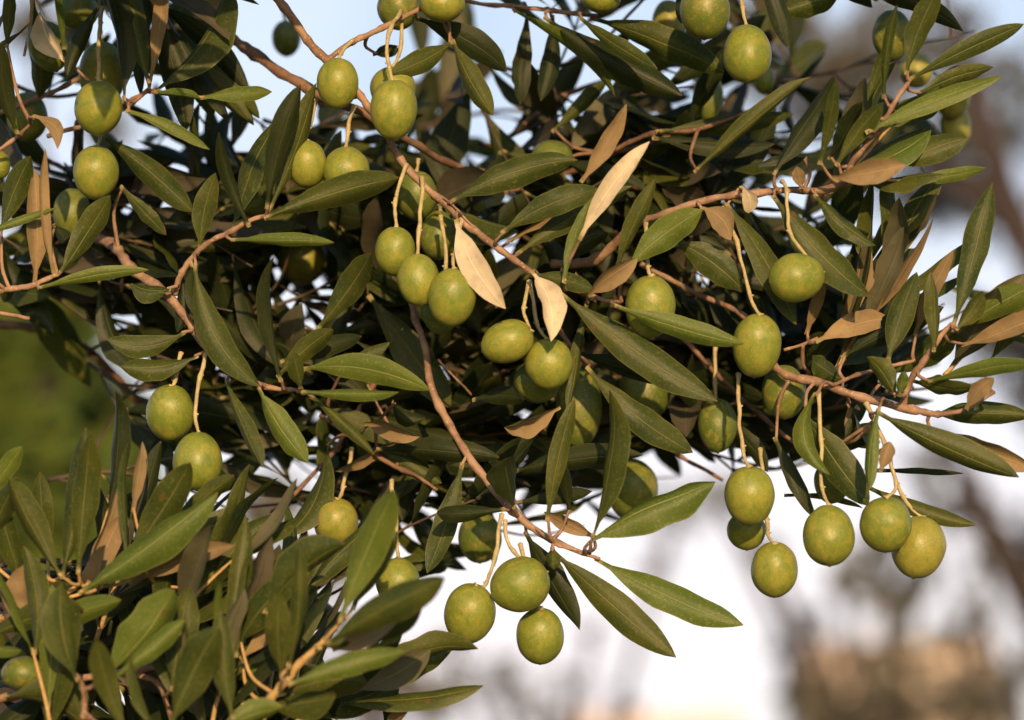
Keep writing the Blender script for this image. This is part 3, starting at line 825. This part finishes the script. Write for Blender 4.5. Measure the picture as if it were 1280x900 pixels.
for i, (lb, pts) in enumerate(IB):
    tot += inner_branch(lb, pts, 7, seed=40 + i, mind=-0.02 if 'lower left' in lb or 'bottom left' in lb or 'foreground' in lb else 0.03)
def shoot(label, pts, n, kinds, seed, mat='shoot', lo=0.045, hi=0.062, spread=0.55, roots=None):
    """an upright shoot: leaves in crossed pairs pointing forward along it"""
    rr = random.Random(seed); ax = catmull([P(*p) for p in pts], 8); root = empty('olive_branch', ax[0]); tag(root, label, 'branch', 'olive branches')
    bm = bmesh.new(); m = len(ax); tube(bm, ax, [S * (3.4 - 1.8 * i / m) for i in range(m)], 8, 0.3); from_bm('stem', bm, M[mat], root)
    for q_ in range(n):
        x = (q_ + 0.6) / n * (m - 1.01); i = int(x); p = ax[i].lerp(ax[i + 1], x - i); t = (ax[i + 1] - ax[i]).normalized()
        a = t.orthogonal().normalized(); b = t.cross(a); ph = (q_ % 2) * math.pi / 2 + 0.5 + rr.uniform(-.35, .35)
        for s_ in (0, math.pi):
            side = a * math.cos(ph + s_) + b * math.sin(ph + s_); k = spread * rr.uniform(.6, 1.35) * (1.15 - 0.6 * q_ / n)
            dv = (t + side * k).normalized(); L = rr.uniform(lo, hi) * (0.75 if q_ == n - 1 else 1)
            e = p + dv * L
            if covers_olive(unproj(p), unproj(e)): continue
            face = (t - dv * t.dot(dv)) * 1.0 + Vector((rr.uniform(-.3, .3), -rr.uniform(0, .5), rr.uniform(-.1, .3)))
            put = orient(p, e, face); seedc[0] += 1
            me = leaf_mesh(L, rr.uniform(.0085, .0125), rr.uniform(-.003, .003), rr.uniform(-.1, .08) * L, rr.uniform(.2, .7), rr.uniform(.3, 1), rr.uniform(-.6, .6), rr.uniform(.46, .6), seedc[0])
            link_mesh('leaf', me, M[rr.choice(kinds)], root, put)
SH = [
 ('leafy shoot rising behind the long pointed leaf of the lower left fan', [(120,800,-20),(150,720,-26),(190,650,-20)], 5, 'TTK'),
 ('leafy shoot leaning right between the lower left fan and the foreground shoot', [(180,830,-30),(230,760,-40),(290,700,-40)], 6, 'TTK'),
 ('foreground leafy shoot rising from the bottom edge at the left corner', [(70,960,-70),(60,890,-74),(40,810,-70)], 5, 'TTG'),
 ('foreground leafy shoot rising beside the blurred tan stem at bottom left', [(260,960,-60),(270,880,-60),(300,800,-56)], 5, 'TTK'),
 ('leafy shoot behind the blurred tan stem at bottom left', [(330,900,-20),(350,800,-20),(390,720,-16)], 6, 'TTK'),
 ('low leafy shoot pointing right under the blurred tan stem', [(330,930,-30),(390,890,-30),(450,860,-26)], 4, 'TTK'),
 ('hanging leafy shoot at the upper left corner', [(30,-50,10),(40,10,14),(30,70,20)], 4, 'TTK'),
 ('leafy shoot behind the two long leaves at the top left', [(150,-60,20),(190,0,20),(225,60,24)], 5, 'TKK'),
 ('leafy shoot among the narrow upright leaves at right', [(1040,470,16),(1080,400,16),(1110,330,10)], 6, 'TTK'),
 ('leafy shoot inside the pale green spray at the upper right', [(1030,250,4),(1075,200,0),(1120,150,0)], 6, 'TTG'),
 ('leafy shoot at the far right edge above the branch end', [(1180,470,10),(1220,430,6),(1280,400,0)], 4, 'TTG'),
]
for i, (lb, pts, n_, kd) in enumerate(SH): shoot(lb, pts, n_, kd, 300 + i)
# growth above and beside the frame, on the sun's side: it is what dapples the light
OUT = [
 ('leafy branch above the top left of the view, nearest the tree', [(-100,-190,-30),(100,-170,-40),(300,-200,-30)], 5),
 ('leafy branch above the top middle of the view, nearest the tree', [(420,-200,-30),(600,-180,-40),(820,-200,-30)], 5),
 ('leafy branch above the top right of the view', [(900,-220,-60),(1080,-230,-70),(1300,-190,-60)], 4),
 ('leafy branch reaching forward above the top left of the view', [(-140,-230,-90),(60,-220,-110),(240,-240,-90)], 5),
 ('leafy branch left of the lower left fan', [(-320,400,-80),(-200,560,-100),(-180,760,-120)], 5),
]
for i, (lb, pts, ns) in enumerate(OUT): inner_branch(lb, pts, ns, 96, 'bark', False, 140 + i)
print('inner leaves', tot)

# ------------------------------------------------------------------ behind the tree: ground, garden trees, houses
def simple(name, c1, c2, scale, rough=0.85):
    m, n, l, b = newmat(name); tc = N(n, 'ShaderNodeTexCoord'); n1 = N(n, 'ShaderNodeTexNoise'); n1.inputs['Scale'].default_value = scale; n1.inputs['Detail'].default_value = 6
    l.new(tc.outputs['Object'], n1.inputs['Vector']); l.new(mix(n, l, ramp(n, l, n1.outputs[0], .35, .65), c1, c2), b.inputs['Base Color']); b.inputs['Roughness'].default_value = rough
    return m
M['ground'] = simple('dry_grass_ground', (0.10, 0.09, 0.04), (0.17, 0.14, 0.08), 0.8)
M['cream'] = simple('cream_plaster', (0.70, 0.56, 0.46), (0.78, 0.64, 0.54), 1.2)
M['pink'] = simple('pale_pink_plaster', (0.66, 0.54, 0.47), (0.74, 0.62, 0.55), 1.2)
M['tile'] = simple('roof_tiles', (0.30, 0.14, 0.08), (0.40, 0.20, 0.12), 6)
M['glass'] = simple('window_glass', (0.04, 0.05, 0.06), (0.06, 0.07, 0.08), 2, 0.15)
M['trunk'] = simple('tree_trunk', (0.028, 0.02, 0.02), (0.05, 0.034, 0.034), 12)
M['crownA'] = simple('grey_green_foliage', (0.085, 0.085, 0.065), (0.15, 0.14, 0.11), 5)
M['crownB'] = simple('bright_foliage', (0.055, 0.095, 0.010), (0.105, 0.14, 0.014), 7)
bm = bmesh.new(); bmesh.ops.create_grid(bm, x_segments=60, y_segments=60, size=900)
for v in bm.verts: v.co.z = -0.03 + 0.03 * noise.noise(v.co * 0.05)
g = from_bm('ground', bm, M['ground']); tag(g, kind='structure')
def tree(label, base, trunk_lines, crown_blobs, mat, leaf=0.07, n=2600, seed=0, name='background_tree', group='garden trees far behind the olive branches'):
    rr = random.Random(seed); root = empty(name, base); tag(root, label, 'tree', group); bm = bmesh.new()
    for ln in trunk_lines:
        pts = catmull([base + Vector(p[:3]) for p in ln], 6); m = len(pts)
        rad = [ln[min(int(i / 6), len(ln) - 1)][3] * (1 - (i % 6) / 6) + ln[min(int(i / 6) + 1, len(ln) - 1)][3] * (i % 6) / 6 for i in range(m)]
        tube(bm, pts, rad, 10, 0.2)
    from_bm('trunk', bm, M['trunk'], root); vs = []; fs = []
    tot = sum(b[3] ** 2 for b in crown_blobs)
    for bx, by, bz, r in crown_blobs:
        for q in range(max(8, int(n * r * r / tot / 9))):
            d = Vector((rr.gauss(0, 1), rr.gauss(0, 1), rr.gauss(0, 1))).normalized() * r * rr.random() ** 0.45
            cc = base + Vector((bx, by, bz)) + Vector((d.x, d.y, d.z * 0.75)); s = r * 0.09
            for k in range(9):
                p = cc + Vector((rr.gauss(0, s), rr.gauss(0, s), rr.gauss(0, s)))
                a = Vector((rr.uniform(-1, 1), rr.uniform(-1, 1), rr.uniform(-1, 1))).normalized(); b = a.orthogonal().normalized(); L = leaf * rr.uniform(.6, 1.3)
                i = len(vs); vs += [p - a * L / 2, p + b * L * .18, p + a * L / 2, p - b * L * .18]; fs.append((i, i + 1, i + 2, i + 3))
    me = bpy.data.meshes.new('crown'); me.from_pydata(vs, [], fs); link_mesh('crown', me, M[mat], root)
    return root
def at(px, Y):            # ground point that stands under photo column px, Y metres away
    return Vector(((px - 640) * S * Y / D, Y, 0))
def hz(py, Y): return 1.6 + Y * math.tan(PITCH + math.atan((450 - py) * S / D))
# right: a tree with bare reddish limbs
b = at(1330, 6.5)
def q(px, py, dy=0.0): p = at(px, 6.5 + dy); return (p.x - b.x, dy, hz(py, 6.5 + dy))
tree('out of focus tree with reddish brown limbs at the right edge', b,
  [[(0,0,0,.08),(*q(1340,900),.06),(*q(1290,760),.045),(*q(1215,610),.028),(*q(1175,540,.4),.02)],
   [(*q(1335,860),.06),(*q(1370,560),.05),(*q(1290,300),.038),(*q(1200,220),.035),(*q(1120,150,.3),.026),(*q(1040,110,.5),.02)],
   [(*q(1290,300),.05),(*q(1245,150),.035),(*q(1215,20),.02)],[(*q(1370,560),.05),(*q(1260,400,.3),.02),(*q(1180,360,.5),.012)],[(*q(1200,220),.04),(*q(1130,300,.3),.012)]],
  [(*q(1180,210,.4),.20),(*q(1250,270,.5),.14),(*q(1060,120,.6),.22),(*q(1150,60,.6),.22),(*q(1290,120,.6),.25),(*q(1240,420,.7),.12),(*q(1200,620,.5),.11),(*q(1290,700,.5),.16),(*q(1110,700,.6),.13),(*q(1000,60,.6),.24),(*q(1350,450,.5),.25)], 'crownA', .06, 4600, 3)
def far_tree(label, px, Y, blobs, mat, n, seed, leaf=.08):
    base = at(px, Y); bl = []; tops = []
    for (x, y, r) in blobs:
        p = at(x, Y); bl.append((p.x - base.x, random.Random(seed + x).uniform(-.4, .4), hz(y, Y), r * S * Y / D))
    tl = [[(0,0,0,.09),(0.05,0,1.2,.07),(0.0,0,max(1.5, min(z for _,_,z,_ in bl)),.05)]]
    for x, y, z, r in bl: tl.append([(0,0,1.2,.05),(x*.5,y*.5,(z+1.4)/2,.03),(x,y,z,.025)])
    tree(label, base, tl, bl, mat, leaf, n, seed)
far_tree('blurred grey green tree below the lower right trio of olives', 1120, 13, [(1110,745,60),(1040,735,26),(990,850,30),(985,800,20),(995,890,34),(1020,770,24),(1000,860,26),(1150,820,50),(1090,840,60),(1200,870,70),(1080,900,80),(900,620,40),(960,700,26),(1240,760,34)], 'crownA', 1900, 11, .10)
far_tree('faint blurred small tree at the bottom middle', 700, 16, [(710,850,30),(670,890,44),(560,800,34),(740,790,20),(850,630,50),(830,700,30),(620,850,50),(780,880,30)], 'crownA', 1500, 12, .06)
far_tree('faint blurred tree at the bottom right corner', 1270, 18, [(1250,860,50),(1320,820,60),(1180,800,34),(1230,640,40),(1150,590,34)], 'crownA', 1900, 13)
far_tree('blurred tree far behind the lower middle leaves', 480, 12, [(470,850,60),(540,870,40),(420,700,50),(340,640,50)], 'crownA', 1800, 14)
far_tree('blurred pale tree above the upper left twigs', 60, 14, [(40,60,50),(120,150,40),(20,250,60)], 'crownA', 1200, 15)
far_tree('bright green blurred tree behind the left edge', 20, 4.2, [(10,480,70),(70,540,52),(-40,560,80),(20,600,70),(60,450,34),(-60,450,70),(60,640,60),(110,600,30)], 'crownB', 2500, 16, .20)
def house(label, x0, x1, Y, ytop, mat, roof=True, group='pale houses far behind'):
    a = at(x0, Y); c = at(x1, Y); W = c.x - a.x; H = hz(ytop, Y); root = empty('house', a); tag(root, label, 'house', group)
    def box(name, lo, hi, m, par=root):
        bm = bmesh.new(); bmesh.ops.create_cube(bm, size=1)
        for v in bm.verts: v.co = a + Vector([lo[i] + (v.co[i] + .5) * (hi[i] - lo[i]) for i in range(3)])
        return from_bm(name, bm, m, par, False)
    box('wall', (0, 0, 0), (W, 3, H), M[mat])
    if roof:
        bm = bmesh.new(); e = .5
        vs = [bm.verts.new(a + Vector(p)) for p in ((-e,-e,H+.003),(W+e,-e,H+.003),(W+e,8+e,H+.003),(-e,8+e,H+.003),(2,4,H+1.1),(W-2,4,H+1.1))]
        for f in ((0,1,5,4),(1,2,5),(2,3,4,5),(3,0,4),(3,2,1,0)): bm.faces.new([vs[i] for i in f])
        from_bm('roof', bm, M['tile'], root, False)
    nw = max(1, int(W / 3.2))
    for k in range(nw):
        xx = (k + .5) * W / nw
        for zz in ([1.2] if H < 5.5 else [1.2, 4.0]):
            wf = box('window', (xx - .6, -.05, zz), (xx + .6, .02, zz + 1.3), M['pink'])
            box('pane', (xx - .5, -.08, zz + .1), (xx + .5, -.03, zz + 1.2), M['glass'], wf)
house('blurred sunlit cream house at the lower right', 1005, 1240, 34, 800, 'cream', False)
house('blurred pale pink house right of the bottom middle', 700, 930, 60, 892, 'pink', False)
